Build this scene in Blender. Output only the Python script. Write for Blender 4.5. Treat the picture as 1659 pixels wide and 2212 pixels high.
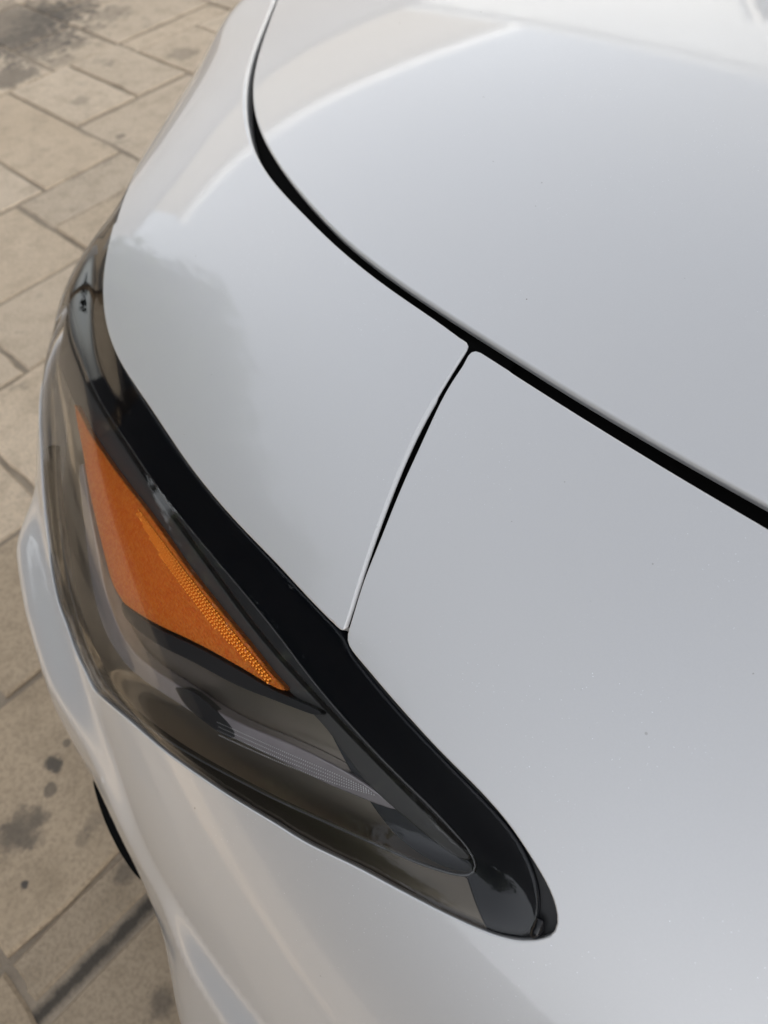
import bpy, bmesh, math, random
import numpy as np
from mathutils import Vector, Matrix
from mathutils.geometry import delaunay_2d_cdt

# ------------------------------------------------------------------ camera
for o in list(bpy.data.objects):
    bpy.data.objects.remove(o)
SC = bpy.context.scene
COL = SC.collection
W, H = 1659.0, 2212.0
CX, CY = 829.5, 1106.0
VA = np.array([-1760.0, -715.0]); VB = np.array([3600.0, -1380.0])
FOC = math.sqrt(-((VA[0]-CX)*(VB[0]-CX) + (VA[1]-CY)*(VB[1]-CY)))
nrm = lambda v: v/np.linalg.norm(v)
_X = nrm(np.array([VA[0]-CX, VA[1]-CY, FOC]))
_Y = -nrm(np.array([VB[0]-CX, VB[1]-CY, FOC]))
_Z = np.cross(_X, _Y)
MW = np.stack([_X, _Y, _Z])                 # camera (right, down, forward) -> world
CAMH = 1.2
CAMP = np.array([0.0, 0.0, CAMH])
cam_d = bpy.data.cameras.new('camera')
cam = bpy.data.objects.new('camera', cam_d); COL.objects.link(cam)
r_ = MW @ np.array([1., 0, 0]); u_ = MW @ np.array([0, -1., 0]); b_ = MW @ np.array([0, 0, -1.])
cam.matrix_world = Matrix(((r_[0], u_[0], b_[0], CAMP[0]), (r_[1], u_[1], b_[1], CAMP[1]),
                           (r_[2], u_[2], b_[2], CAMP[2]), (0, 0, 0, 1)))
cam_d.sensor_fit = 'VERTICAL'; cam_d.sensor_height = 24.0
cam_d.lens = 24.0*FOC/H
cam_d.clip_start = 0.02; cam_d.clip_end = 500
cam_d.dof.use_dof = True; cam_d.dof.focus_distance = 0.52; cam_d.dof.aperture_fstop = 4.5
SC.camera = cam

# ------------------------------------------------------------------ light
SUN_EL, SUN_AZ = math.radians(25), math.radians(150)    # azimuth in the car's x/y frame: behind the viewer; an added house shades the car
wd = bpy.data.worlds.new('World'); SC.world = wd; wd.use_nodes = True
nt = wd.node_tree
bg = nt.nodes['Background']
sky = nt.nodes.new('ShaderNodeTexSky'); sky.sky_type = 'NISHITA'; sky.sun_disc = False
sky.sun_elevation = SUN_EL; sky.sun_rotation = math.pi/2-SUN_AZ
sky.air_density = 1.0; sky.dust_density = 2.0; sky.ozone_density = 1.0
hsv = nt.nodes.new('ShaderNodeHueSaturation'); hsv.inputs['Saturation'].default_value = .22
nt.links.new(sky.outputs[0], hsv.inputs['Color'])
nt.links.new(hsv.outputs[0], bg.inputs[0]); bg.inputs[1].default_value = 0.12
sl = bpy.data.lights.new('sun', 'SUN'); sl.energy = 3.6; sl.angle = math.radians(0.6); sl.color = (1.0, 0.92, 0.80)
sun = bpy.data.objects.new('sun', sl); COL.objects.link(sun)
sd = Vector((math.cos(SUN_EL)*math.cos(SUN_AZ), math.cos(SUN_EL)*math.sin(SUN_AZ), math.sin(SUN_EL)))
sun.rotation_euler = sd.to_track_quat('Z', 'Y').to_euler()
sun.location = (0, -3, 6)
SC.view_settings.view_transform = 'Standard'; SC.view_settings.look = 'None'
SC.view_settings.gamma = 1.0; SC.view_settings.exposure = 1.56; SC.view_settings.use_curve_mapping = False
SC.render.engine = 'CYCLES'
SC.cycles.max_bounces = 10; SC.cycles.transparent_max_bounces = 16

# ------------------------------------------------------------------ materials
class NT:
    def __init__(s, name):
        s.m = bpy.data.materials.new(name); s.m.use_nodes = True
        s.t = s.m.node_tree; s.b = s.t.nodes['Principled BSDF']; s.o = s.t.nodes['Material Output']
    def n(s, kind, **kw):
        nd = s.t.nodes.new(kind)
        for k, v in kw.items():
            if k.startswith('i_'):
                key = k[2:]
                nd.inputs[int(key) if key.isdigit() else key.replace('_', ' ')].default_value = v
            else: setattr(nd, k, v)
        return nd
    def l(s, a, b): s.t.links.new(a, b)
    def ramp(s, fac, stops):
        r = s.n('ShaderNodeValToRGB'); e = r.color_ramp.elements
        while len(e) < len(stops): e.new(0.5)
        for el, (p, c) in zip(e, stops):
            el.position = p; el.color = (c, c, c, 1) if isinstance(c, (int, float)) else (*c, 1)
        s.l(fac, r.inputs[0]); return r.outputs[0]
    def mix(s, fac, a, b, blend='MIX'):
        m = s.n('ShaderNodeMix', data_type='RGBA', blend_type=blend)
        if isinstance(fac, (int, float)): m.inputs[0].default_value = fac
        else: s.l(fac, m.inputs[0])
        for k, v in ((6, a), (7, b)):
            if isinstance(v, tuple): m.inputs[k].default_value = (*v, 1)
            else: s.l(v, m.inputs[k])
        return m.outputs[2]
    def noise(s, vec, scale, detail=4, rough=.55):
        n = s.n('ShaderNodeTexNoise', i_Scale=scale, i_Detail=detail, i_Roughness=rough)
        s.l(vec, n.inputs['Vector']); return n.outputs[0]
    def math(s, op, a, b=0.0):
        m = s.n('ShaderNodeMath', operation=op)
        for k, v in ((0, a), (1, b)):
            if isinstance(v, (int, float)): m.inputs[k].default_value = v
            else: s.l(v, m.inputs[k])
        return m.outputs[0]

def plain(name, col, rough=.4, metal=0.0, spec=.5, coat=0.0):
    k = NT(name)
    k.b.inputs['Base Color'].default_value = (*col, 1)
    k.b.inputs['Roughness'].default_value = rough; k.b.inputs['Metallic'].default_value = metal
    k.b.inputs['Specular IOR Level'].default_value = spec; k.b.inputs['Coat Weight'].default_value = coat
    return k

def paint_material():
    k = NT('pearl_paint')
    co = k.n('ShaderNodeTexCoord').outputs['Object']
    vo = k.n('ShaderNodeTexVoronoi', i_Scale=2300.0); k.l(co, vo.inputs['Vector'])
    fl = k.n('ShaderNodeSeparateColor'); k.l(vo.outputs['Color'], fl.inputs[0])
    spark = k.math('MULTIPLY', k.math('GREATER_THAN', fl.outputs[0], .9985), k.ramp(k.noise(co, 9, 3), [(.5, 0.0), (.62, 1.0)]))
    base = k.mix(k.noise(co, 900, 2), (.605, .61, .62), (.665, .67, .68))
    base = k.mix(k.noise(co, 3.5, 3), base, (.645, .64, .635))
    base = k.mix(spark, base, (.95, .97, 1.0))
    # rare specks of dust
    v2 = k.n('ShaderNodeTexVoronoi', i_Scale=52.0, i_Randomness=1.0); k.l(co, v2.inputs['Vector'])
    s2 = k.n('ShaderNodeSeparateColor'); k.l(v2.outputs['Color'], s2.inputs[0])
    dd = k.math('LESS_THAN', v2.outputs['Distance'], k.math('MULTIPLY', s2.outputs[2], .045))
    dd = k.math('MULTIPLY', dd, k.math('MULTIPLY', k.math('GREATER_THAN', s2.outputs[1], .35), k.ramp(k.noise(co, 5, 2), [(.45, 0.0), (.6, 1.0)])))
    base = k.mix(dd, base, (.16, .14, .12))
    k.l(base, k.b.inputs['Base Color'])
    k.b.inputs['Metallic'].default_value = .45
    k.b.inputs['Roughness'].default_value = .42
    k.b.inputs['Coat Weight'].default_value = 1.0
    k.b.inputs['Coat Roughness'].default_value = .025
    k.b.inputs['Coat IOR'].default_value = 1.5
    bm_ = k.n('ShaderNodeBump', i_Strength=.06, i_Distance=.0006)
    k.l(k.noise(co, 260, 2), bm_.inputs['Height'])
    k.l(bm_.outputs[0], k.b.inputs['Coat Normal'])
    return k.m

def lens_material():
    k = NT('smoked_lens')
    tr = k.n('ShaderNodeBsdfTransparent'); tr.inputs[0].default_value = (.97, .965, .96, 1)
    gl = k.n('ShaderNodeBsdfGlossy'); gl.inputs['Roughness'].default_value = .012
    fr = k.n('ShaderNodeFresnel', i_IOR=1.5)
    mx = k.n('ShaderNodeMixShader'); k.l(fr.outputs[0], mx.inputs[0])
    k.l(tr.outputs[0], mx.inputs[1]); k.l(gl.outputs[0], mx.inputs[2])
    k.l(mx.outputs[0], k.o.inputs['Surface'])
    return k.m

def amber_material():
    k = NT('amber_reflector')
    co = k.n('ShaderNodeTexCoord').outputs['Object']
    vo = k.n('ShaderNodeTexVoronoi', i_Scale=420.0, i_Randomness=.35); k.l(co, vo.inputs['Vector'])
    s = k.n('ShaderNodeSeparateColor'); k.l(vo.outputs['Color'], s.inputs[0])
    base = k.mix(s.outputs[0], (.90, .185, .012), (1.0, .32, .04))
    k.l(base, k.b.inputs['Base Color'])
    k.b.inputs['Metallic'].default_value = .0
    k.b.inputs['Roughness'].default_value = .35
    k.b.inputs['Coat Weight'].default_value = .6
    bp = k.n('ShaderNodeBump', i_Strength=.9, i_Distance=.0012); k.l(vo.outputs['Distance'], bp.inputs['Height'])
    k.l(bp.outputs[0], k.b.inputs['Normal'])
    return k.m

def guide_material():
    k = NT('light_guide')
    co = k.n('ShaderNodeTexCoord').outputs['Object']
    base = k.mix(k.noise(co, 60, 3), (.42, .385, .40), (.56, .52, .53))
    k.l(base, k.b.inputs['Base Color'])
    k.b.inputs['Roughness'].default_value = .2; k.b.inputs['Coat Weight'].default_value = .8
    k.b.inputs['Metallic'].default_value = .3
    return k.m

def stone_material():
    k = NT('paving_stone')
    g = k.n('ShaderNodeNewGeometry').outputs['Position']
    rnd = k.n('ShaderNodeObjectInfo').outputs['Random']
    n1 = k.noise(g, 2.2, 5, .6); n2 = k.noise(g, 14, 6, .65); n3 = k.noise(g, 160, 3, .6); n4 = k.noise(g, 26, 5, .65)
    base = k.mix(k.ramp(n1, [(.35, 0.0), (.65, 1.0)]), (.59, .465, .325), (.67, .535, .385))
    base = k.mix(k.ramp(rnd, [(0, 0.0), (1, .55)]), base, (.62, .53, .42))
    base = k.mix(k.ramp(n2, [(.47, 0.0), (.70, .6)]), base, (.40, .32, .225))
    # chipped dark weathering that follows the stamped relief
    st = k.math('MULTIPLY', k.ramp(k.noise(g, 9, 7, .72), [(.56, 0.0), (.68, 1.0)]), k.ramp(k.noise(g, 1.6, 2), [(.42, .1), (.62, 1.0)]))
    base = k.mix(k.math('MULTIPLY', st, .7), base, (.13, .115, .10))
    base = k.mix(k.ramp(n3, [(.35, .40), (.56, 0.0)]), base, (.27, .215, .16))
    vo = k.n('ShaderNodeTexVoronoi', i_Scale=5.5); k.l(g, vo.inputs['Vector'])
    s2 = k.n('ShaderNodeSeparateColor'); k.l(vo.outputs['Color'], s2.inputs[0])
    dis = k.math('ADD', vo.outputs['Distance'], k.math('MULTIPLY', k.noise(g, 40, 3), .12))
    spot = k.math('MULTIPLY', k.ramp(dis, [(.12, 1.0), (.19, 0.0)]), k.math('GREATER_THAN', s2.outputs[0], .72))
    base = k.mix(k.math('MULTIPLY', spot, .55), base, (.10, .09, .085))
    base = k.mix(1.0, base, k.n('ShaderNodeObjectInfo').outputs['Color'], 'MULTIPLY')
    for sx, sy, sr, am in SPOTS:
        dn = k.n('ShaderNodeVectorMath', operation='DISTANCE'); k.l(g, dn.inputs[0]); dn.inputs[1].default_value = (sx, sy, 0)
        dv = k.math('ADD', dn.outputs['Value'], k.math('MULTIPLY', k.math('SUBTRACT', n4, .5), sr*2.6))
        base = k.mix(k.math('MULTIPLY', k.ramp(k.math('DIVIDE', dv, sr*2), [(.36, 1.0), (.56, 0.0)]), am), base, (.075, .068, .06))
    k.l(base, k.b.inputs['Base Color'])
    k.b.inputs['Roughness'].default_value = .82
    k.b.inputs['Specular IOR Level'].default_value = .3
    hsum = k.math('ADD', k.math('MULTIPLY', n2, .7), k.math('MULTIPLY', n3, .22))
    bp = k.n('ShaderNodeBump', i_Strength=.75, i_Distance=.007); k.l(hsum, bp.inputs['Height'])
    k.l(bp.outputs[0], k.b.inputs['Normal'])
    return k.m

def mortar_material():
    k = NT('mortar')
    g = k.n('ShaderNodeNewGeometry').outputs['Position']
    base = k.mix(k.ramp(k.noise(g, 5, 5, .7), [(.35, 0.0), (.65, 1.0)]), (.24, .195, .145), (.36, .295, .22))
    sp = k.n('ShaderNodeSeparateXYZ'); k.l(g, sp.inputs[0])
    dx = k.math('ABSOLUTE', k.math('SUBTRACT', sp.outputs[0], .463))
    gr = k.math('ADD', dx, k.math('MULTIPLY', k.math('SUBTRACT', k.noise(g, 45, 4, .7), .5), .02))
    base = k.mix(k.math('MULTIPLY', k.ramp(gr, [(.004, .95), (.016, 0.0)]), .9), base, (.03, .027, .024))
    k.l(base, k.b.inputs['Base Color']); k.b.inputs['Roughness'].default_value = .95
    bp = k.n('ShaderNodeBump', i_Strength=.6, i_Distance=.004); k.l(k.noise(g, 200, 3), bp.inputs['Height'])
    k.l(bp.outputs[0], k.b.inputs['Normal'])
    return k.m

def gpt(u, v):
    d = MW @ np.array([u-CX, v-CY, FOC]); return (CAMP+d*(CAMH/-d[2]))[:2]
SPOTS = [(*gpt(u, v), r, a) for u, v, r, a in ((116, 1652, .016, .85), (112, 1706, .013, .6), (146, 1608, .008, .6), (57, 1909, .0075, .95), (50, 1790, .035, .5), (30, 1815, .03, .4), (90, 1772, .016, .4),
         (205, 1780, .016, .35), (180, 1815, .016, .35), (20, 55, .34, .62), (70, 95, .20, .5), (20, 165, .12, .6), (150, 20, .16, .45), (90, 40, .14, .35), (240, 30, .10, .3), (165, 92, .06, .35), (128, 130, .06, .3), (200, 62, .05, .3), (395, 118, .06, .35), (260, 290, .02, .5), (175, 220, .04, .3))]
PAINT = paint_material(); LENS = lens_material(); AMBER = amber_material(); GUIDE = guide_material()
STONE = stone_material(); MORTAR = mortar_material()
BLACK = plain('black_plastic', (.006, .006, .008), .22, 0, .35).m
BORDER = plain('black_border', (.004, .005, .008), .3, 0, .25).m
RUBBER = plain('rubber', (.008, .008, .009), .55).m
TRIM_AND_SHADE = plain('trim_and_gap_shade', (.004, .004, .004), .9, 0, .1).m
CHROME = plain('dark_chrome', (.60, .54, .46), .30, .9).m
RIDGE = plain('ridge_plastic', (.16, .16, .16), .15, .2).m
AMBERGLINT = plain('amber_prism', (1.0, .34, .03), .12, .55).m
TRIMCH = plain('olive_chrome', (.13, .11, .085), .22, .85).m
SLATE = plain('slate_bezel', (.075, .078, .084), .3, .3).m
GREY = plain('grey_bezel', (.095, .093, .09), .35, .1).m
CHAR = plain('charcoal_bezel', (.042, .042, .044), .3).m
SILVER = plain('alloy', (.55, .55, .56), .3, .9).m

# ------------------------------------------------------------------ car body as one smooth field
YC = -1.0745
P = dict(z0=.9514, a=.0803, b=.0402, c=.1786, ys=.1347, zs=.3, st=1.059, sx=.2937, px=1.7983, xf=1.4406, k1=.6107, R1=.016, R2=.08)
RBF = np.array([[1.2118, -0.8823, 0.7248, 0.0118], [1.1445, -0.7575, 0.7117, -0.0015], [1.0813, -0.6518, 0.6984, -0.0033], [1.0323, -0.5678, 0.6894, -0.0039], [0.9878, -0.4908, 0.6809, -0.0028], [0.9559, -0.4263, 0.6736, -0.0038], [0.9333, -0.3687, 0.6626, -0.0031], [0.9221, -0.3312, 0.6523, 0.0009], [0.9125, -0.2978, 0.6398, 0.005], [0.898, -0.2619, 0.6208, 0.0059], [0.8787, -0.2286, 0.5956, 0.0015], [0.8579, -0.1966, 0.5666, -0.0033], [0.8369, -0.161, 0.532, -0.0031], [0.8133, -0.1276, 0.4967, -0.0]])
_A = np.linspace(20, 200, 361)
_L = np.interp(_A, [20, 36, 45, 51, 59, 68, 76, 86, 91, 96.6, 110, 135, 160], [0, 0, .004, .034, .0365, .0325, .015, .008, .0125, .036, .037, .02, 0])
_g = np.exp(-np.linspace(-6, 6, 25)**2/2.5); _L = np.convolve(np.pad(_L, 12, mode='edge'), _g/_g.sum(), 'valid')
def lse(a, b, R):
    m = np.maximum(a, b); return m+R*np.log1p(np.exp(-np.abs(a-b)/R))
def sstep(v, a, b):
    t = np.clip((v-a)/(b-a), 0, 1); return t*t*(3-2*t)
def F(p):
    x, y, z = p[..., 0], p[..., 1], p[..., 2]
    dy = np.sqrt((y-YC)**2+1e-4)
    zh = P['z0']-P['a']*x-P['b']*np.maximum(x+.4, 0)**2-P['c']*dy**2
    fh = z-zh
    t = z-P['zs']
    yy = P['ys']-P['st']*np.where(t > 0, t*t, .5*t*t)-P['sx']*np.maximum(x, 0)**P['px']
    fs = (dy-(yy-YC))/np.sqrt(1+(1.4*P['st']*np.maximum(t, 0))**2)
    ff = (x-P['xf']+P['k1']*np.sqrt(dy**2+.01))/math.sqrt(1+P['k1']**2)
    v = lse(lse(ff, fs, P['R1']), fh, P['R2'])
    yl = YC+dy
    for q in RBF:
        v = v-q[3]*np.exp(-((x-q[0])**2+(yl-q[1])**2+(z-q[2])**2)/.125**2)
    # ledge of the lower bumper corner and the character line that carries it on
    ang = np.degrees(np.arctan2(yl+.6, x-.3))
    zc = np.where(ang < 80, .470, np.clip(.457-.27*(x-.29), .44, .53))
    zc = .470+(zc-.470)*sstep(ang, 78, 90)
    wz = .019-.007*sstep(ang, 84, 92); rr = .62*sstep(ang, 82, 92)
    st_ = (1-rr)*(1-sstep((z-zc)/wz, -1.0, 1.0))+rr*(1-sstep(z-zc, -.15, .004))
    v = v-np.interp(ang, _A, _L)*st_*sstep(z, .14, .27)
    return v if EXTRA is None else v+EXTRA(p)
EXTRA = None
def grad(p):
    e = 2e-4; g = np.zeros_like(p)
    for i in range(3):
        d = np.zeros(3); d[i] = e
        g[..., i] = F(p+d)-F(p-d)
    return g/np.maximum(np.linalg.norm(g, axis=-1, keepdims=True), 1e-12)
ORG = np.array([.2, -.7, .35]); AX = nrm(np.array([.45, .5, .74]))
E1 = nrm(np.cross(AX, [0, 0, 1.])); E2 = np.cross(AX, E1)
def to2(p):
    d = p-ORG; d = d/np.linalg.norm(d, axis=-1, keepdims=True)
    th = np.arccos(np.clip(d@AX, -1, 1)); a, b = d@E1, d@E2
    s = np.maximum(np.hypot(a, b), 1e-12)
    return np.stack([th*a/s, th*b/s], -1)
def to3(q, off=0.0):
    th = np.linalg.norm(q, axis=-1, keepdims=True); s = np.maximum(th, 1e-12)
    d = np.cos(th)*AX+np.sin(th)*(q[..., :1]/s*E1+q[..., 1:]/s*E2)
    lo = np.full(len(q), .02); hi = np.full(len(q), 3.0)
    for _ in range(46):
        m = (lo+hi)/2; v = F(ORG+d*m[:, None])+off
        hi = np.where(v > 0, m, hi); lo = np.where(v > 0, lo, m)
    return ORG+d*hi[:, None]
def snap(p, off=0.0): return to3(to2(p), off)
def march(uv, off=0.0, n=420, t0=.25, t1=2.4):
    uv = np.atleast_2d(np.array(uv, float))
    d = np.stack([uv[:, 0]-CX, uv[:, 1]-CY, np.full(len(uv), FOC)], 1)
    d /= np.linalg.norm(d, axis=1)[:, None]; d = d@MW.T
    ts = np.linspace(t0, t1, n); hit = np.full(len(uv), np.nan); bt = np.zeros(len(uv)); bv = np.full(len(uv), 9.)
    for t in ts:
        v = F(CAMP+d*t)+off
        up = np.isnan(hit) & (v < bv); bv[up] = v[up]; bt[up] = t
        hit[np.isnan(hit) & (v < 0)] = t
    miss = np.isnan(hit); hh = np.where(miss, bt, hit)
    lo = hh-(ts[1]-ts[0]); hi = hh.copy()
    for _ in range(26):
        m = (lo+hi)/2; v = F(CAMP+d*m[:, None])+off
        hi = np.where(v < 0, m, hi); lo = np.where(v < 0, lo, m)
    p = CAMP+d*np.where(miss, bt, hi)[:, None]
    if miss.any(): p[miss] = snap(p[miss], off)
    return p
def cr(pts, closed=False, sub=6):
    """smooth curve through points (Catmull-Rom, centripetal-free)"""
    pts = np.array(pts, float); out = []
    n = len(pts)
    for i in range(n if closed else n-1):
        g = (lambda j: pts[j % n]) if closed else (lambda j: pts[min(max(j, 0), n-1)])
        p0, p1, p2, p3 = g(i-1), g(i), g(i+1), g(i+2)
        for s in np.arange(sub)/sub:
            out.append(.5*((2*p1)+(p2-p0)*s+(2*p0-5*p1+4*p2-p3)*s*s+(3*p1-p0-3*p2+p3)*s**3))
    if not closed: out.append(pts[-1])
    return np.array(out)
def resample(p, step, closed=False):
    q = np.vstack([p, p[:1]]) if closed else p
    L = np.concatenate([[0], np.cumsum(np.linalg.norm(np.diff(q, axis=0), axis=1))])
    n = max(2, int(round(L[-1]/step)))
    s = np.linspace(0, L[-1], n+1)
    if closed: s = s[:-1]
    return np.stack([np.interp(s, L, q[:, k]) for k in range(q.shape[1])], 1)
def gsm(pts, sig=3.0, step=9.0):
    p = resample(cr(pts), step); m = int(3*sig)
    m = min(m, len(p)-1)
    a_ = 2*p[0]-p[1:m+1][::-1]; b_ = 2*p[-1]-p[-m-1:-1][::-1]
    q = np.vstack([a_, p, b_]); w = np.exp(-np.arange(-m, m+1)**2/(2*sig**2)); w /= w.sum()
    return np.stack([np.convolve(q[:, k], w, 'valid') for k in range(2)], 1)
def pxs(pts, off=0.0, sig=4.0): return march(gsm(pts, sig), off)
def px(pts, off=0.0, sub=6): return march(cr(pts, False, sub), off)     # traced edge -> its place on the body
def inside(q, poly):
    x, y = q[:, 0], q[:, 1]; r = np.zeros(len(q), bool); n = len(poly); j = n-1
    for i in range(n):
        xi, yi = poly[i]; xj, yj = poly[j]
        c_ = ((yi > y) != (yj > y))
        with np.errstate(divide='ignore', invalid='ignore'):
            r ^= c_ & (x < (xj-xi)*(y-yi)/(yj-yi+1e-15)+xi)
        j = i
    return r
def smooth_closed(p, it=2):
    for _ in range(it):
        p = .25*np.roll(p, 1, 0)+.5*p+.25*np.roll(p, -1, 0)
    return p
def link(name, me, mat, parent=None):
    o = bpy.data.objects.new(name, me); COL.objects.link(o)
    if mat: me.materials.append(mat)
    if parent: o.parent = parent
    return o
def mesh(name, verts, faces, mat, parent=None, normals=None, smooth=True):
    me = bpy.data.meshes.new(name); me.from_pydata([tuple(map(float, v)) for v in verts], [], faces)
    if smooth: me.polygons.foreach_set('use_smooth', [True]*len(me.polygons))
    me.update()
    if normals is not None: me.normals_split_custom_set_from_vertices([tuple(map(float, n)) for n in normals])
    return link(name, me, mat, parent)
def panel(name, bound, mat, parent, off=0.0, rad=.0015, flange=.012, grid=.012, step=.004, smooth=1, seg=5, bulge=None, tilt=None):
    """a sheet lying on the body field with rolled edges and a turned-in flange; bound is a closed 3-D loop,
    rad a number or a function of the 3-D point"""
    b = resample(bound, step, True)
    if smooth: b = smooth_closed(b, smooth)
    b = snap(b, off)
    q = to2(b)
    area = .5*np.sum(q[:, 0]*np.roll(q[:, 1], -1)-np.roll(q[:, 0], -1)*q[:, 1])
    if area < 0: b = b[::-1]; q = q[::-1]
    N = grad(b)
    T = np.roll(b, -1, 0)-np.roll(b, 1, 0); T /= np.maximum(np.linalg.norm(T, axis=1, keepdims=True), 1e-12)
    O = np.cross(T, N); O /= np.maximum(np.linalg.norm(O, axis=1, keepdims=True), 1e-12)
    cen = b.mean(0)
    # outward test in the 2-D chart
    t2 = to2(b+O*.001)-q
    tang = np.roll(q, -1, 0)-np.roll(q, 1, 0)
    if np.median(tang[:, 0]*t2[:, 1]-tang[:, 1]*t2[:, 0]) > 0: O = -O
    R = np.array([rad(p) for p in b]) if callable(rad) else np.full(len(b), rad)
    bi = snap(b-O*R[:, None], off); qi = to2(bi); Ni = grad(bi)
    Oi = O-(np.sum(O*Ni, 1, keepdims=True))*Ni; Oi /= np.linalg.norm(Oi, axis=1, keepdims=True)
    lo, hi = qi.min(0), qi.max(0)
    gx, gy = np.meshgrid(np.arange(lo[0], hi[0], grid), np.arange(lo[1], hi[1], grid))
    gx[1::2] += grid*.5
    g = np.stack([gx.ravel(), gy.ravel()], 1)
    g = g[inside(g, qi)]
    if len(g):
        dmin = np.full(len(g), 9.)
        for k in range(0, len(qi)): dmin = np.minimum(dmin, np.hypot(g[:, 0]-qi[k, 0], g[:, 1]-qi[k, 1]))
        g = g[dmin > grid*.55]
    allq = np.vstack([qi, g]) if len(g) else qi
    nb = len(qi)
    vs, _, fs, *_ = delaunay_2d_cdt([Vector(v) for v in allq], [], [list(range(nb))], 1, 1e-7)
    vq = np.array([[v.x, v.y] for v in vs])
    pts = to3(vq, off); nor = grad(pts)
    # orientation
    faces = []
    for f_ in fs:
        a_, b2, c_ = pts[f_[0]], pts[f_[1]], pts[f_[2]]
        faces.append(list(f_) if np.dot(np.cross(b2-a_, c_-a_), nor[f_[0]]) > 0 else list(f_)[::-1])
    verts = [*pts]; norm = [*nor]
    base = len(verts)
    rings = []
    tl = np.array([tilt(p) for p in b])[:, None] if tilt else np.zeros((nb, 1))
    for j in range(0, seg+1):
        th = (math.pi/2)*j/seg; tn = np.where(tl > 0, tl+(1.0-tl)*j/seg, th)
        rings.append((bi+Oi*(R*math.sin(th))[:, None]-Ni*(R*(1-math.cos(th)))[:, None], Ni*np.cos(tn)+Oi*np.sin(tn)))
    if flange: rings.append((rings[-1][0]-Ni*(np.array([flange(p) for p in b])[:, None] if callable(flange) else flange), Oi))
    for rp, rn in rings: verts += [*rp]; norm += [*rn]
    sgn = np.median(np.sum(np.cross(np.roll(bi, -1, 0)-bi, -Ni)*Oi, 1)) 
    for j in range(len(rings)-1):
        for i in range(nb):
            i2 = (i+1) % nb
            a_, b2, c_, d_ = base+j*nb+i, base+j*nb+i2, base+(j+1)*nb+i2, base+(j+1)*nb+i
            faces.append([a_, d_, c_, b2] if sgn < 0 else [a_, b2, c_, d_])
    if bulge is not None:
        verts = [*(np.array(verts)+bulge(np.array(verts)))]
    return mesh(name, verts, faces, mat, parent, norm)
def band(name, curve, mat, parent, w0, w1, off, step=.01):
    """an open strip lying along a curve under the body"""
    c_ = resample(curve, step); N = grad(c_)
    T = np.gradient(c_, axis=0); T /= np.linalg.norm(T, axis=1, keepdims=True)
    O = np.cross(T, N); n = len(c_)
    A, B = snap(c_+O*w0, off), snap(c_+O*w1, off)
    faces = [[i, i+1, n+i+1, n+i] for i in range(n-1)]
    return mesh(name, [*A, *B], faces, mat, parent)
def tube(name, pts, rad, mat, parent, sides=8, closed=False, flat=1.0):
    p = np.array(pts); n = len(p); N = grad(p)
    T = np.gradient(p, axis=0); T /= np.maximum(np.linalg.norm(T, axis=1, keepdims=True), 1e-12)
    O = np.cross(T, N); O /= np.maximum(np.linalg.norm(O, axis=1, keepdims=True), 1e-12)
    v, f_ = [], []
    for i in range(n):
        r = rad[i] if hasattr(rad, '__len__') else rad
        for k in range(sides):
            a_ = 2*math.pi*k/sides; v.append(p[i]+O[i]*r*math.cos(a_)+N[i]*r*flat*math.sin(a_))
    for i in range(n-1):
        for k in range(sides):
            k2 = (k+1) % sides; f_.append([i*sides+k, i*sides+k2, (i+1)*sides+k2, (i+1)*sides+k])
    f_ += [list(range(sides))[::-1], [(n-1)*sides+k for k in range(sides)]]
    return mesh(name, v, f_, mat, parent)
def mirror(p): q = p.copy(); q[:, 1] = 2*YC-q[:, 1]; return q
def curve3(pts, sub=8, off=0.0): return snap(cr(pts, False, sub), off)

# ------------------------------------------------------------------ ground and paving
def slab(name, x0, x1, y0, y1, z0, z1, mat, rng, parent=None, gap=.006, bev=.004):
    """one stone with an uneven outline and worn edges"""
    def edge(a, b, n):
        a, b = np.array(a), np.array(b); t = np.linspace(0, 1, n, endpoint=False)
        d = b-a; nn = np.array([d[1], -d[0]])/np.linalg.norm(d)
        jit = [0]+[rng.gauss(0, .0022) for _ in range(n-1)]
        return [a+d*tt+nn*j for tt, j in zip(t, jit)]
    a0, a1, b0, b1 = x0+gap, x1-gap, y0+gap, y1-gap
    n = 7
    o = edge((a0, b0), (a1, b0), n)+edge((a1, b0), (a1, b1), n)+edge((a1, b1), (a0, b1), n)+edge((a0, b1), (a0, b0), n)
    cx, cy = (a0+a1)/2, (b0+b1)/2; m = len(o)
    dz = rng.gauss(0, .0020)
    v = [(p[0], p[1], z0) for p in o]+[(p[0], p[1], z1-bev+dz) for p in o]
    ins = []
    for p in o:
        d = np.array([cx-p[0], cy-p[1]]); sx = bev*np.sign(d[0]) if abs(p[0]-cx) > abs(a1-cx)-.01 else 0
        sy = bev*np.sign(d[1]) if abs(p[1]-cy) > abs(b1-cy)-.01 else 0
        ins.append((p[0]+sx, p[1]+sy, z1+dz))
    v += ins
    f_ = []
    for r in range(2):
        for i in range(m):
            j = (i+1) % m; f_.append([r*m+i, r*m+j, (r+1)*m+j, (r+1)*m+i])
    f_.append([2*m+i for i in range(m)])
    me = bpy.data.meshes.new(name); me.from_pydata([tuple(map(float, q)) for q in v], [], f_); me.update()
    return link(name, me, mat, parent)
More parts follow.
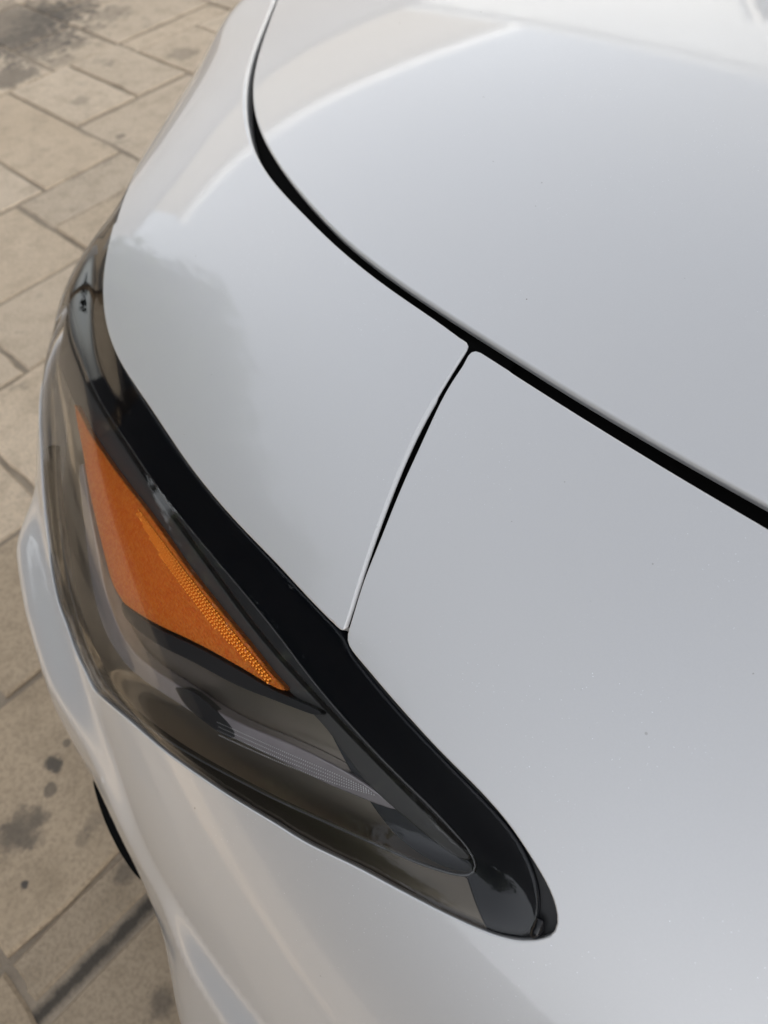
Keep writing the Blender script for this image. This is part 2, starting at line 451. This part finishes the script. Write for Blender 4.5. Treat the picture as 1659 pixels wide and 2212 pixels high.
def ground_build():
    rng = random.Random(4)
    bm = bmesh.new()
    s = 60
    for x, y in ((-s, -s), (s, -s), (s, s), (-s, s)): bm.verts.new((x, y, -.006))
    bm.faces.new(bm.verts); me = bpy.data.meshes.new('ground'); bm.to_mesh(me); bm.free()
    gr = link('ground', me, MORTAR); gr['kind'] = 'structure'
    pave = bpy.data.objects.new('pavement', None); COL.objects.link(pave); pave['kind'] = 'structure'
    R = [  # x0, x1, y0, y1 of the stones, metres
        (2.685, 3.155, -1.65, -1.415), (2.685, 3.155, -1.415, -1.147), (3.155, 3.50, -1.65, -1.355), (3.50, 3.94, -1.65, -1.355),
        (3.155, 3.60, -1.355, -.93), (3.60, 3.94, -1.355, -.93), (2.18, 2.685, -1.65, -1.147), (2.395, 3.155, -1.147, -.848),
        (2.395, 2.80, -.848, -.45), (2.80, 3.155, -.848, -.45), (2.178, 2.395, -1.147, -.745), (1.975, 2.178, -1.147, -.745),
        (1.975, 2.395, -.745, -.40), (1.664, 1.975, -.90, -.357), (1.664, 1.975, -.357, .05), (1.238, 1.664, -.65, -.163), (1.238, 1.664, -.163, .25),
        (.917, 1.238, -.35, .13), (.917, 1.238, .13, .55), (.553, .917, -.35, .333), (.553, .917, .333, .75), (.476, .553, -.35, .333),
        (.10, .450, -.45, .333), (.10, .553, .333, .75), (-.4, .10, -.45, .20), (-.4, .10, .20, .75),
        (3.72, 3.94, -2.2, -1.65), (3.576, 3.72, -2.0, -1.65), (3.16, 3.576, -2.14, -1.65), (3.02, 3.16, -2.14, -1.65), (2.56, 3.02, -1.945, -1.65),
        (2.56, 3.02, -2.4, -1.945), (3.02, 3.576, -2.6, -2.14), (3.576, 3.72, -2.6, -2.0), (3.72, 3.94, -2.6, -2.2),
        (3.94, 4.35, -1.55, -1.0), (3.94, 4.35, -2.05, -1.55), (3.94, 4.35, -2.6, -2.05), (4.35, 4.8, -1.8, -1.2), (4.35, 4.8, -2.4, -1.8), (3.94, 4.35, -1.0, -.5), (4.35, 4.8, -1.2, -.6),
        (3.155, 3.60, -.93, -.5), (3.60, 3.94, -.93, -.5), (1.70, 2.18, -1.65, -1.147), (1.664, 1.975, -1.147, -.90), (1.2, 1.70, -1.65, -1.147), (1.238, 1.664, -1.147, -.65), (2.10, 2.56, -2.15, -1.65), (2.10, 2.56, -2.4, -2.15), (1.6, 2.10, -2.4, -1.65),
    ]
    # more of the same bond further out on the open side
    y = .75; row = 0
    xs_rows = [(2.395, 3.0, 3.5, 3.94, 4.4), ]
    for (x0, x1, ya, yb) in ((2.395, 2.9, -.45, .1), (2.9, 3.4, -.5, .1), (3.4, 3.94, -.5, 0.1), (1.975, 2.395, -.40, .2), (1.664, 1.975, .05, .5), (1.238, 1.664, .25, .75), (2.395, 2.9, .1, .6), (2.9, 3.4, .1, .7), (1.975, 2.395, .2, .75)):
        R.append((x0, x1, ya, yb))
    for y0, y1 in ((.75, 1.1), (1.1, 1.55), (1.55, 1.85)):
        x = -1.6+rng.uniform(0, .2)
        while x < 2.6:
            w = rng.choice((.35, .45, .55, .3)); R.append((x, x+w, y0, y1)); x += w
    for x0, x1 in ((-.85, -.4), (-1.25, -.85)):
        R += [(x0, x1, -.3, .15), (x0, x1, .15, .5), (x0, x1, .5, .75)]
    for r in R:
        g = .0068 if r[0] > .6 else .006
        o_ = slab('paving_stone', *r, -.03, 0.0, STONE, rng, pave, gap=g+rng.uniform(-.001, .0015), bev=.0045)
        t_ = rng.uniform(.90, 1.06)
        if r[0] < .93 and r[1] > .3 and r[2] < .4: t_ = .74 if r[0] > .5 else .62     # darker, browner tint stands in for the soft shade beside the car
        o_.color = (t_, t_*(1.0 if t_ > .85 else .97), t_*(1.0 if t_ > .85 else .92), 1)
    return pave
PAVE = ground_build()

# ------------------------------------------------------------------ the surroundings the paint reflects, and things added to shade or darken the car
def boxes(name, bs, mat, parent=None):
    v, f_ = [], []
    for x0, x1, y0, y1, z0, z1 in bs:
        b = len(v)
        v += [(x, y, z) for z in (z0, z1) for x, y in ((x0, y0), (x1, y0), (x1, y1), (x0, y1))]
        f_ += [[b+3, b+2, b+1, b], [b+4, b+5, b+6, b+7]]+[[b+k, b+(k+1) % 4, b+4+(k+1) % 4, b+4+k] for k in range(4)]
    return mesh(name, v, f_, mat, parent, smooth=False)
def prism(name, poly, y0, y1, mat, parent=None):
    n = len(poly)
    v = [(x, y0, z) for x, z in poly]+[(x, y1, z) for x, z in poly]
    f_ = [list(range(n)), list(range(n, 2*n))[::-1]]+[[k, k+n, (k+1) % n+n, (k+1) % n] for k in range(n)]
    return mesh(name, v, f_, mat, parent, smooth=False)
def plaster(name, a, b):
    k = NT(name); g = k.n('ShaderNodeNewGeometry').outputs['Position']
    k.l(k.mix(k.noise(g, .8, 5), a, b), k.b.inputs['Base Color']); k.b.inputs['Roughness'].default_value = .9
    return k.m
WHITEWALL = plaster('white_render', (.56, .585, .61), (.66, .685, .71))
BEIGEWALL = plaster('beige_render', (.215, .20, .18), (.26, .245, .22))
SHADEWALL = plaster('added_house_render', (.46, .42, .37), (.54, .50, .45))
TILE = plain('roof_tile', (.20, .13, .10), .8).m
GLASS = plain('window_glass', (.03, .035, .04), .05).m
WHITETRIM = plain('white_trim', (.8, .8, .8), .5).m
LEAF = plaster('leaves', (.028, .040, .020), (.050, .068, .034)); BARK = plain('bark', (.10, .075, .05), .9).m
def root(name, label, cat, loc=(0, 0, 0), group=None):
    o = bpy.data.objects.new(name, None); COL.objects.link(o); o.location = loc
    o['label'] = label; o['category'] = cat
    if group: o['group'] = group
    return o
def window(parent, x0, x1, y, z0, z1, face):
    t = .06
    fr = boxes('window', [(x0, x1, y, y+face*.05, z0, z0+t), (x0, x1, y, y+face*.05, z1-t, z1), (x0, x0+t, y, y+face*.05, z0+t, z1-t), (x1-t, x1, y, y+face*.05, z0+t, z1-t)], WHITETRIM, parent)
    boxes('pane', [(x0+t, x1-t, y, y+face*.02, z0+t, z1-t)], GLASS, fr)
hw = root('white_house', 'white gabled house across the yard, mirrored in the bonnet', 'house', (0, 0, 0))
prism('wall', [(1.2, 0), (9.0, 0), (9.0, 3.3), (3.0, 6.4), (1.2, 5.4)], -12, -8, WHITEWALL, hw)
prism('roof', [(.8, 5.25), (3.0, 6.43), (9.4, 3.12), (9.4, 3.27), (3.0, 6.63), (.8, 5.45)], -12.2, -7.9, WHITEWALL, hw)
window(hw, 5.6, 6.6, -7.99, 1.2, 2.5, 1); window(hw, 3.0, 4.2, -7.99, 1.2, 2.5, 1); window(hw, 3.2, 4.2, -7.99, 3.6, 4.6, 1)
hb = root('beige_house', 'long beige flat roofed house with white parapet, mirrored along the bonnet edge', 'house', (0, 0, 0))
hb.rotation_euler = (0, 0, math.radians(-30))
boxes('wall', [(12.5, 20, -9.0, 5.0, 0, 5.0)], BEIGEWALL, hb)
boxes('parapet', [(12.4, 20.1, -9.1, 5.1, 5.003, 5.15)], WHITEWALL, hb)
hs = root('shading_house', 'tall grey rendered house added unseen behind the viewer to shade the car', 'house', (0, 0, 0))
hs.rotation_euler = (0, 0, math.radians(-30))
boxes('wall', [(-13, -5, -4.6, 1.75, 0, 6.5)], SHADEWALL, hs)  # unseen house added to keep direct sun off car and paving
boxes('roof', [(-13.1, -4.9, -4.7, 1.85, 6.503, 6.7)], TILE, hs)
for x in (-11.5, -8.0): window(hs, x, x+1.1, 1.755, 1.0, 2.3, 1)
def leaves(name, n, place, rng, mat, parent, size=.10):
    v, f_ = [], []
    for _ in range(n):
        c_ = np.array(place(rng)); a_ = nrm(np.array([rng.gauss(0, 1) for _ in range(3)])); b_ = nrm(np.cross(a_, [rng.gauss(0, 1), rng.gauss(0, 1), .3]))
        l_ = size*rng.uniform(.6, 1.4); k = len(v)
        v += [c_-a_*l_, c_+b_*l_*.45, c_+a_*l_, c_-b_*l_*.45]; f_.append([k, k+1, k+2, k+3])
    return mesh(name, v, f_, mat, parent, smooth=False)
ADDED_DARKWALL = plaster('added_wall_dark', (.045, .042, .04), (.07, .065, .06))
GREYWALL = plaster('grey_block', (.13, .13, .135), (.19, .19, .195))
fw = root('added_dark_wall', 'tall dark wall along the near side of the paving, added to blacken the headlight border', 'wall')  # unseen wall, added so the headlight border mirrors something dark
boxes('wall', [(-3, 24, 6.0, 6.2, 0, 2.4)], ADDED_DARKWALL, fw); boxes('coping', [(-3.05, 24.05, 5.95, 6.25, 2.403, 2.46)], ADDED_DARKWALL, fw)
gw = root('grey_wall', 'long low grey garden wall in front of the car, mirrored in the bonnet', 'wall', (8.2, -5.6, 0))
gw.rotation_euler = (0, 0, math.radians(-14))
boxes('wall', [(0, .2, -6.5, 5.0, 0, 2.9)], GREYWALL, gw); boxes('coping', [(-.04, .24, -6.55, 5.05, 2.903, 2.96)], GREYWALL, gw)

rngt = random.Random(11)
ADDED_TREES = [(13.6, 1.2, 7.6, 2.7, 'slimmer tree straight ahead of the car, beside the beige house'), (13.2, 4.2, 8.6, 3.0, 'tall broad tree second from the beige house'), (11.6, 7.4, 9.2, 3.2, 'tallest dense tree in the middle of the row'),
         (9.2, 9.6, 9.0, 3.1, 'wide tree just beyond the added dark wall'), (6.6, 11.2, 8.4, 2.9, 'rounder tree beyond the added dark wall, nearest the added shading house')]
for x, y, hh, cr_, lab in ADDED_TREES:  # unseen trees, added ahead of the car to darken the bumper
    t_ = root('tree', lab+', added to darken the bumper', 'tree', (x, y, 0), 'trees added beyond the paving')
    prof = [(.0, -.1), (.26, 0), (.20, .8), (.17, hh*.45), (.09, hh*.75), (0, hh*.9)]
    v, f_ = [], []
    for r_, z_ in prof: v += [(r_*math.cos(2*math.pi*q/9)+.08*math.sin(z_), r_*math.sin(2*math.pi*q/9), z_) for q in range(9)]
    for q in range(len(prof)-1): f_ += [[q*9+i, q*9+(i+1) % 9, (q+1)*9+(i+1) % 9, (q+1)*9+i] for i in range(9)]
    mesh('trunk', v, f_, BARK, t_)
    lob = []
    for k in range(22):
        a_ = rngt.uniform(0, 2*math.pi); rr = cr_*rngt.uniform(.2, .85); z_ = hh*rngt.uniform(.38, .86)
        lob.append((np.array([rr*math.cos(a_)*(1.15-z_/hh*.6), rr*math.sin(a_)*(1.15-z_/hh*.6), z_]), cr_*rngt.uniform(.30, .58)))
    def pl(r, lob=lob):
        c_, q = r.choice(lob); d = nrm(np.array([r.gauss(0, 1) for _ in range(3)])); return c_+d*q*r.random()**.5*1.15
    leaves('crown', 5600, pl, rngt, LEAF, t_, .20)

# ------------------------------------------------------------------ the car
car = bpy.data.objects.new('parked_car', None); COL.objects.link(car)
car.location = (0, 0, 0)
car['label'] = 'pearl white car with smoked headlight and amber side reflector, parked on the beige paving'
car['category'] = 'car'

# traced edges (full-picture pixels of the 1659-wide view)
HOODL = [(1659, 1094), (1450, 977), (1254, 862), (1100, 766), (958, 676), (840, 596), (738, 516), (666, 440), (622, 388), (574, 316), (547, 256), (540, 192), (551, 132), (574, 64), (598, 0)]
FENT = [(1659, 1141), (1450, 1018), (1254, 898), (1140, 826), (1034.5, 758.6)]
FENS = [(1026, 755), (1016, 759), (1009, 769), (1003, 784.5), (974, 824), (944, 881), (905, 968), (873, 1036), (844, 1106), (816, 1178), (785, 1252), (762, 1330), (752, 1362), (748, 1378), (751.5, 1393), (764, 1412)]
FENO = [(784.5, 1436), (856, 1520), (945, 1618), (1034, 1707), (1092, 1773), (1136, 1836), (1181, 1911), (1201, 1964), (1203, 2000), (1190, 2022), (1163, 2029), (1123, 2033), (1056, 2016), (958.7, 1973), (856, 1920), (767.6, 1873), (664, 1823),
        (592, 1779), (480, 1711), (360, 1627), (280, 1559), (218, 1507), (200, 1487), (184, 1455), (160, 1400), (143, 1350), (125, 1300), (112, 1240), (103, 1170), (95, 1100), (90, 1040), (87, 960)]
BUMG = [(998, 733), (958, 702), (880, 650), (800, 593), (708, 516), (666, 472), (602, 408), (558, 352), (538, 296), (531, 250), (530, 200), (536, 140), (566, 60), (592, 0)]
BUMS = [(1008, 737), (1013, 744), (1006, 757), (976, 804), (942, 861), (911, 916), (878, 986), (849, 1057), (821, 1131), (796, 1204), (774, 1271), (756, 1331), (746, 1361), (740, 1367), (735, 1362)]
BUML = [(724, 1352), (664, 1292), (600, 1220), (520, 1140), (460, 1072), (400, 996), (340, 904), (296, 840), (260, 788), (236, 740), (224, 688), (220, 650), (219, 600), (228, 552), (244, 480), (260, 432), (280, 388), (302, 346)]
LENSR = [(745, 1383), (767, 1428), (856, 1535), (945, 1630), (1030, 1717), (1079, 1769), (1119, 1822), (1145, 1875), (1161, 1933), (1160, 1985), (1150, 2015), (1125, 2024), (1056, 2009), (958.7, 1967), (856, 1914), (767.6, 1867), (664, 1817),
         (592, 1774), (480, 1706), (362, 1622), (284, 1554), (222, 1501), (205, 1481), (189, 1450), (166, 1398), (148, 1350), (130, 1300), (117, 1240), (107, 1170), (99, 1100), (94, 1040), (91, 960)]

INNER_END = [(1.10, -.62, .685), (1.19, -.66, .645), (1.20, -.66, .61), (1.12, -.55, .575)]

# hood
hl = pxs(HOODL, 0.0, 5.0)
tip = hl[-1]
left = np.vstack([[(-1.0, -.30, .94), (-.5, -.275, .9)], hl, [(1.105, -.93, .745), (1.15, -1.0, .74), (1.18, -1.0745, .735)]])
left = snap(left)
hood_loop = np.vstack([left, mirror(left)[::-1][1:]])
hood = panel('hood', hood_loop, PAINT, car, rad=lambda p: .0034, flange=.004, grid=.016, step=.006, smooth=1, seg=6)

# fender with the lower bumper corner under the headlight
arch = [(-.42+.365*math.cos(math.radians(a_)), .12, .33+.365*math.sin(math.radians(a_))) for a_ in range(-8, 190, 9)]
fen_bottom = [(.85, -.19, .20), (.80, .0, .20), (.6, .08, .20), (.3, .11, .20), (.1, .12, .22)]
fl = np.vstack([snap(np.array([(-1.0, -.22, .88), (-.5, -.245, .87)])), pxs(FENT), px(FENS[:4]), pxs(FENS[3:-3], 0.0, 4.0)[1:], px(FENS[-4:])[1:], px(FENO)[1:],
                snap(np.array([(.90, -.26, .55), (.945, -.345, .54), (.957, -.345, .45), (.948, -.295, .3)])), snap(np.array(fen_bottom)), snap(np.array(arch)), snap(np.array([(-.9, .12, .25), (-1.0, .12, .27), (-1.0, .10, .5), (-1.0, -.05, .7)]))])
fender = panel('fender', fl, PAINT, car, rad=lambda p: .0022 if p[1] < -.235 and p[2] > .8 and p[0] < .24 else .0012, flange=.012, grid=.0075, step=.0045, smooth=1)

# bumper cover: strip between hood and headlight, then across the nose
_sm = px([(1009, 742), (1000, 760), (873, 986), (791, 1204), (738, 1362)], 0.0, 10)
def seam_i(p):
    d_ = np.linalg.norm(_sm-p, axis=1); return d_.argmin()/(len(_sm)-1.0) if d_.min() < .011 else -1.0
def seam_t(p): return 1.0 if 0.0 < seam_i(p) < 1.0 else 0.0
def seam_r(p):
    t = seam_i(p); return .0010+.0026*float(sstep(np.array(t), 0, .3))*(1-.62*t)
def bump_fl(p): return .0008 if seam_t(p) > 0 else .010
def bump_rad(p):
    x = p[0]
    if p[2] > .70 and x > .28 and p[1] < -.25: return .0014+.0055*float(sstep(np.array(x), .62, .86))
    if seam_t(p) > 0: return seam_r(p)
    return .0016
bl = np.vstack([pxs(BUMG, 0.0, 5.0)[::-1], px(BUMS[:3])[1:], pxs(BUMS[2:-2], 0.0, 4.0)[1:], px(BUMS[-3:])[1:], pxs(BUML, 0.0, 5.0)[1:]])
bl = np.vstack([snap(np.array([(1.19, -1.0745, .735), (1.16, -1.0, .74), (1.115, -.93, .745)])), bl, snap(np.array([(.965, -.50, .672), (1.05, -.60, .652), (1.13, -.68, .635), (1.14, -.675, .605), (1.06, -.55, .565), (.955, -.355, .545), (.966, -.355, .45), (.956, -.305, .3), (.86, -.20, .20), (1.15, -.6, .2), (1.37, -1.0745, .2)]))])
bum_loop = np.vstack([bl, mirror(bl)[::-1][1:-1]])
bumper = panel('bumper_cover', bum_loop, PAINT, car, rad=bump_rad, flange=bump_fl, tilt=lambda p: .5 if seam_t(p) > 0 else 0.0, grid=.013, step=.0045, smooth=1)

# near-black strips standing in for the shade inside the shut lines
band('gap_shade', np.vstack([snap(np.array([(-.9, -.27, .9), (-.4, -.27, .9)])), px([(a_-8, b_+18) for a_, b_ in HOODL]), snap(np.array([(1.11, -.93, .745), (1.185, -1.0745, .735)]))]), TRIM_AND_SHADE, car, -.05, .05, .020)
band('seam_shade', px([(1030, 715), (1010, 752), (943, 880), (870, 1035), (805, 1195), (755, 1345), (738, 1400)]), TRIM_AND_SHADE, car, -.035, .035, .016)

# ------------------------------------------------------------------ headlight
hlamp = bpy.data.objects.new('headlight', None); COL.objects.link(hlamp); hlamp.parent = car
lens_up = [(float(a_)-2, float(b_)+3) for a_, b_ in gsm(BUML, 5.0, 16.0)]
_edge = resample(np.vstack([px(lens_up)[::-1], px(LENSR[:9])[1:]]), .005)
for _ in range(60): _edge[1:-1] = .25*_edge[:-2]+.5*_edge[1:-1]+.25*_edge[2:]
_edge = resample(cr(resample(_edge, .03)), .012)
_n = grad(_edge); _t = np.gradient(_edge, axis=0); _t /= np.linalg.norm(_t, axis=1, keepdims=True)
_o = np.cross(_t, _n); _o /= np.linalg.norm(_o, axis=1, keepdims=True)
_mid = px([(500, 1500)])[0]
if np.sum((_edge+_o*.01-_mid)**2) < np.sum((_edge-_o*.01-_mid)**2): _o = -_o
_edge = snap(_edge+_o*.007)
_e0 = nrm(_edge[1]-_edge[0]); _e1 = nrm(_edge[-1]-_edge[-2])
_edge = np.vstack([_edge[0]-_e0*.06, _edge, _edge[-1]+_e1*.06])
_low = resample(cr(resample(np.vstack([px(LENSR[12:]), snap(np.array([(.90, -.265, .555), (.95, -.345, .55), (1.055, -.545, .57)]))]), .03)), .014)
def lens_fall(p):
    # the lens leaves the body line below its upper edge: a tilted facet, then a step-free run
    q = p.reshape(-1, 3); d_ = np.full(len(q), 9.)
    for a_, b_ in zip(_edge[:-1], _edge[1:]):
        ab = b_-a_; t_ = np.clip(((q-a_)@ab)/(ab@ab), 0, 1)
        d_ = np.minimum(d_, np.sum((q-a_-t_[:, None]*ab)**2, 1))
    d_ = np.sqrt(d_).reshape(p.shape[:-1])-.007
    e_ = np.full(len(q), 9.)
    for a_, b_ in zip(_low[:-1], _low[1:]):
        ab = b_-a_; t_ = np.clip(((q-a_)@ab)/(ab@ab), 0, 1)
        e_ = np.minimum(e_, np.sum((q-a_-t_[:, None]*ab)**2, 1))
    e_ = np.sqrt(e_+1e-6).reshape(p.shape[:-1])
    return .185*(d_-.004*np.log1p(np.exp((d_-.036)/.004)))*sstep(e_, .002, .040)
def lens_loop(off):
    return np.vstack([px(lens_up, off)[::-1], px(LENSR, off)[1:], snap(np.array([(.90, -.265, .555), (.95, -.345, .55), (1.055, -.545, .57), (1.13, -.668, .608), (1.12, -.67, .63), (1.045, -.595, .646), (.962, -.495, .666)]), off)])
EXTRA = lens_fall
panel('lens', lens_loop(.0012), LENS, hlamp, off=.0012, rad=.0012, flange=0, grid=.008, step=.004, smooth=1)

# black border printed round the lens, bright trim along its foot
GROOVE = [(150, 560), (140, 629), (166, 690), (174, 740), (184, 790), (204, 845), (240, 904), (280, 960), (348, 1064), (400, 1128), (480, 1224), (590, 1355), (680, 1476), (768, 1577), (848, 1662), (945, 1755), (1008, 1826), (1028, 1862), (1027, 1882), (1008, 1891), (960, 1882),
          (901, 1862), (768, 1804), (679, 1764), (590, 1724), (520, 1687), (400, 1623), (300, 1555), (256, 1517), (228, 1480), (205, 1435), (178, 1370), (158, 1300), (142, 1220), (130, 1130), (122, 1040), (118, 960)]
BO = .0045
out_up = [(a_+6, b_-3) for a_, b_ in lens_up][::-1]
out_r = [(a_+4, b_) if i < 10 else (a_, b_+5) for i, (a_, b_) in enumerate(LENSR)]
GROOVE = [tuple(map(float, q)) for q in np.vstack([gsm(GROOVE[:17], 4.0, 12.0), GROOVE[17:21], gsm(GROOVE[21:], 4.0, 12.0)])]
gi = int(np.argmax([q[1] for q in GROOVE]))
bo_loop = np.vstack([px(out_up, BO), px(out_r[1:13], BO), px(GROOVE[:gi+1], BO, 2)[::-1]])
panel('lens_border', bo_loop, BORDER, hlamp, off=BO, rad=.0006, flange=.006, grid=.014, step=.0035, smooth=0, seg=2)
panel('lower_trim', np.vstack([px(out_r[12:], BO+.001), px(GROOVE[gi:], BO+.001, 2)[::-1]]), TRIMCH, hlamp, off=BO+.001, rad=.0008, flange=.006, grid=.014, step=.0035, smooth=0, seg=2)
gp = resample(px(GROOVE[8:-14], BO, 2), .004)
gp = np.vstack([gp[:1], .25*gp[:-2]+.5*gp[1:-1]+.25*gp[2:], gp[-1:]])
tube('lens_ridge', snap(gp, BO-.0004), .0008, RIDGE, hlamp, sides=8)

EXTRA = None
# rubber seal round the rear tip
seal_out = [(775, 1420), (870, 1532), (960, 1628), (1050, 1718), (1100, 1776), (1146, 1842), (1192, 1911), (1212, 1964), (1213, 2004), (1196, 2030), (1160, 2036), (1100, 2032)]
seal_in = [(1100, 2008), (1130, 2010), (1145, 1995), (1150, 1935), (1134, 1880), (1108, 1828), (1068, 1775), (1020, 1725), (930, 1632), (845, 1540), (760, 1432)]
panel('rubber_seal', np.vstack([px(seal_out, .0065), px(seal_in, .0065)]), RUBBER, hlamp, off=.0065, rad=.001, flange=.01, grid=.012, step=.004, smooth=0, seg=3)

# interior
HD = .034
panel('reflector_housing', lens_loop(HD), CHROME, hlamp, off=HD, rad=.002, flange=0, grid=.02, step=.008, smooth=2, seg=2)
def inner(name, pts, mat, off, flange, rad=.0015, grid=.014, sub=4):
    return panel(name, px(pts+pts[:1], off, sub)[:-1], mat, hlamp, off=off, rad=rad, flange=flange, grid=grid, step=.0035, smooth=1, seg=3)
MID = [(128, 640), (134, 692), (149, 762), (185, 845), (235, 930), (300, 1030), (370, 1132), (450, 1242), (560, 1388), (690, 1533), (820, 1668), (930, 1778), (1010, 1858)]
LOW = [(112, 700), (126, 780), (158, 868), (196, 945), (256, 1030), (312, 1102), (400, 1226), (536, 1394), (620, 1490), (700, 1570), (790, 1690)]
inner('upper_bezel', [(160, 600)]+[(a_+12, b_-12) for a_, b_ in MID]+[(1040, 1850), (960, 1740), (850, 1640), (720, 1500), (600, 1340), (480, 1200), (390, 1090), (300, 960), (240, 870), (215, 800), (195, 700), (190, 620)], CHAR, .0128, .03)
inner('middle_bezel', [(a_+6, b_-6) for a_, b_ in MID]+[(980, 1850), (880, 1772)]+LOW[::-1], GREY, .0185, .035)
AMB = [(160, 872), (178, 905), (196, 940), (256, 1026), (312, 1098), (360, 1164), (400, 1222), (470, 1312), (536, 1392), (585, 1455), (618, 1492), (585, 1482), (520, 1443), (430, 1393), (330, 1345), (272, 1308), (262, 1296), (240, 1255), (215, 1160), (192, 1060), (177, 970), (166, 915)]
inner('amber_reflector', AMB, AMBER, .0115, .022)
# moulded prisms of the reflex strip along the amber's upper edge
ra = resample(px([(300, 1100), (372, 1196), (440, 1284), (520, 1384), (588, 1466)], .0110), .0021)
rn = grad(ra); rt = np.gradient(ra, axis=0); rt /= np.linalg.norm(rt, axis=1, keepdims=True); ro = np.cross(rt, rn)
rsg = -1.0 if (ro[5] @ (px([(300, 1300)], .0110)[0]-ra[5])) < 0 else 1.0
rngp = random.Random(3); pv, pf = [], []
for k_ in range(len(ra)-1):
    wmax = int(3+4*math.sin(math.pi*min(1, (k_+2)/len(ra)*1.05)))
    for w_ in range(wmax):
        c_ = ra[k_]+ro[k_]*rsg*(.0012+w_*.0021)+rt[k_]*(.001 if w_ % 2 else 0); b_ = len(pv); q_ = .00105
        tp_ = c_+rn[k_]*.0008+rt[k_]*(rngp.gauss(0, .00010)+(.0004 if (k_+w_) % 2 else -.0004))+ro[k_]*rngp.gauss(0, .00012)
        pv += [c_-rt[k_]*q_-ro[k_]*q_, c_+rt[k_]*q_-ro[k_]*q_, c_+rt[k_]*q_+ro[k_]*q_, c_-rt[k_]*q_+ro[k_]*q_, tp_]
        pf += [[b_+i_, b_+(i_+1) % 4, b_+4] for i_ in range(4)]
o_ = mesh('reflex_prisms', pv, pf, AMBERGLINT, hlamp, smooth=False); o_['kind'] = 'stuff'
inner('side_bezel', [(700, 1560), (790, 1650), (900, 1760), (1020, 1866), (1000, 1884), (930, 1860), (850, 1800), (770, 1690)], SLATE, .0228, .02)
inner('light_guide', [(178, 1000), (190, 1080), (208, 1180), (236, 1305), (290, 1410), (400, 1490), (500, 1553), (640, 1612), (760, 1674), (850, 1738), (842, 1748), (720, 1700), (620, 1652), (500, 1592), (400, 1530), (285, 1450), (225, 1360), (196, 1250), (180, 1120), (170, 1020)], GUIDE, .0188, .012)
inner('projector_slot', [(376, 1484), (410, 1490), (450, 1520), (495, 1566), (508, 1592), (490, 1592), (450, 1566), (400, 1524)], CHAR, .0181, .006, rad=.0006)
inner('amber_shelf', [(262, 1300), (330, 1352), (430, 1400), (520, 1450), (590, 1490), (690, 1535), (680, 1545), (590, 1512), (510, 1480), (420, 1432), (330, 1386), (270, 1335)], CHAR, .0116, .014, rad=.0006)
dv_, df_ = [], []
for row in range(4):
    a_ = resample(px([(470, 1560+row*9), (600, 1618+row*9), (720, 1670+row*7), (790+6*row, 1702+row*5)], .0183), .0022)
    n_ = grad(a_)
    for p_, m_ in zip(a_[row % 2::1], n_[row % 2::1]):
        e_ = nrm(np.cross(m_, [0, 0, 1.])); g_ = np.cross(m_, e_); b_ = len(dv_); r_ = .00058
        dv_ += [p_+m_*r_, p_+e_*r_, p_+g_*r_, p_-e_*r_, p_-g_*r_]
        df_ += [[b_, b_+1, b_+2], [b_, b_+2, b_+3], [b_, b_+3, b_+4], [b_, b_+4, b_+1]]
o_ = mesh('guide_dots', dv_, df_, WHITETRIM, hlamp); o_['kind'] = 'stuff'

# tab at the rear tip of the lens
tp = px([(1150, 2022), (1158, 2012), (1164, 2000), (1167, 1985)], .002)
tube('lens_tab', tp, np.interp(np.linspace(0, 1, len(tp)), [0, .3, .7, 1], [.0022, .0034, .0034, .0022]), BLACK, hlamp, sides=10, flat=.7)

# edge of the lower air intake, just showing past the bumper corner
def at_depth(uv, dist):
    d = MW @ np.array([uv[0]-CX, uv[1]-CY, FOC]); return CAMP+nrm(d)*dist
INT_O = [(201, 1662), (203, 1700), (224, 1768), (254, 1832), (284, 1879), (301, 1898)]
INT_I = [(212, 1672), (236, 1720), (262, 1775), (286, 1830), (304, 1868), (318, 1893)]
dep = np.interp(np.arange(6), [0, 5], [.985, .955])
io = cr([at_depth(p, d) for p, d in zip(INT_O, dep)]); ii = cr([at_depth(p, d) for p, d in zip(INT_I, dep)])
n_ = len(io); dn = np.array([0, 0, -.03])
vv = [*io, *ii, *(ii+dn), *(io+dn)]
ff_ = [[a_*n_+i, a_*n_+i+1, ((a_+1) % 4)*n_+i+1, ((a_+1) % 4)*n_+i] for a_ in range(4) for i in range(n_-1)]
mesh('intake_trim', vv, ff_, TRIM_AND_SHADE, car, smooth=False)

# front wheel under the arch
def lathe(name, prof, mat, parent, seg=48):
    v, f_ = [], []
    for i in range(seg):
        a_ = 2*math.pi*i/seg
        v += [(r*math.cos(a_), y, r*math.sin(a_)) for r, y in prof]
    m = len(prof)
    for i in range(seg):
        for k in range(m-1):
            j = (i+1) % seg; f_.append([i*m+k, j*m+k, j*m+k+1, i*m+k+1])
    return mesh(name, v, f_, mat, parent)
wheel = bpy.data.objects.new('wheel', None); COL.objects.link(wheel); wheel.parent = car; wheel.location = (-.42, 0, .33)
lathe('tyre', [(.22, -.11), (.29, -.115), (.325, -.095), (.33, -.05), (.33, .05), (.325, .08), (.29, .10), (.22, .095)], RUBBER, wheel)
lathe('rim', [(.22, -.10), (.215, .085), (.20, .092), (.19, .06), (.07, .075), (.05, .09), (.0, .09)], SILVER, wheel)

# the far side of the car is the mirror image
def mirrored(o, parent):
    c_ = o.copy(); COL.objects.link(c_); c_.parent = parent
    for ch in list(o.children):
        if ch is not c_: mirrored(ch, c_)
    return c_
for o in (fender, hlamp, wheel):
    m_ = mirrored(o, car); m_.scale = (1, -1, 1); m_.location = (o.location[0], 2*YC-o.location[1], o.location[2])
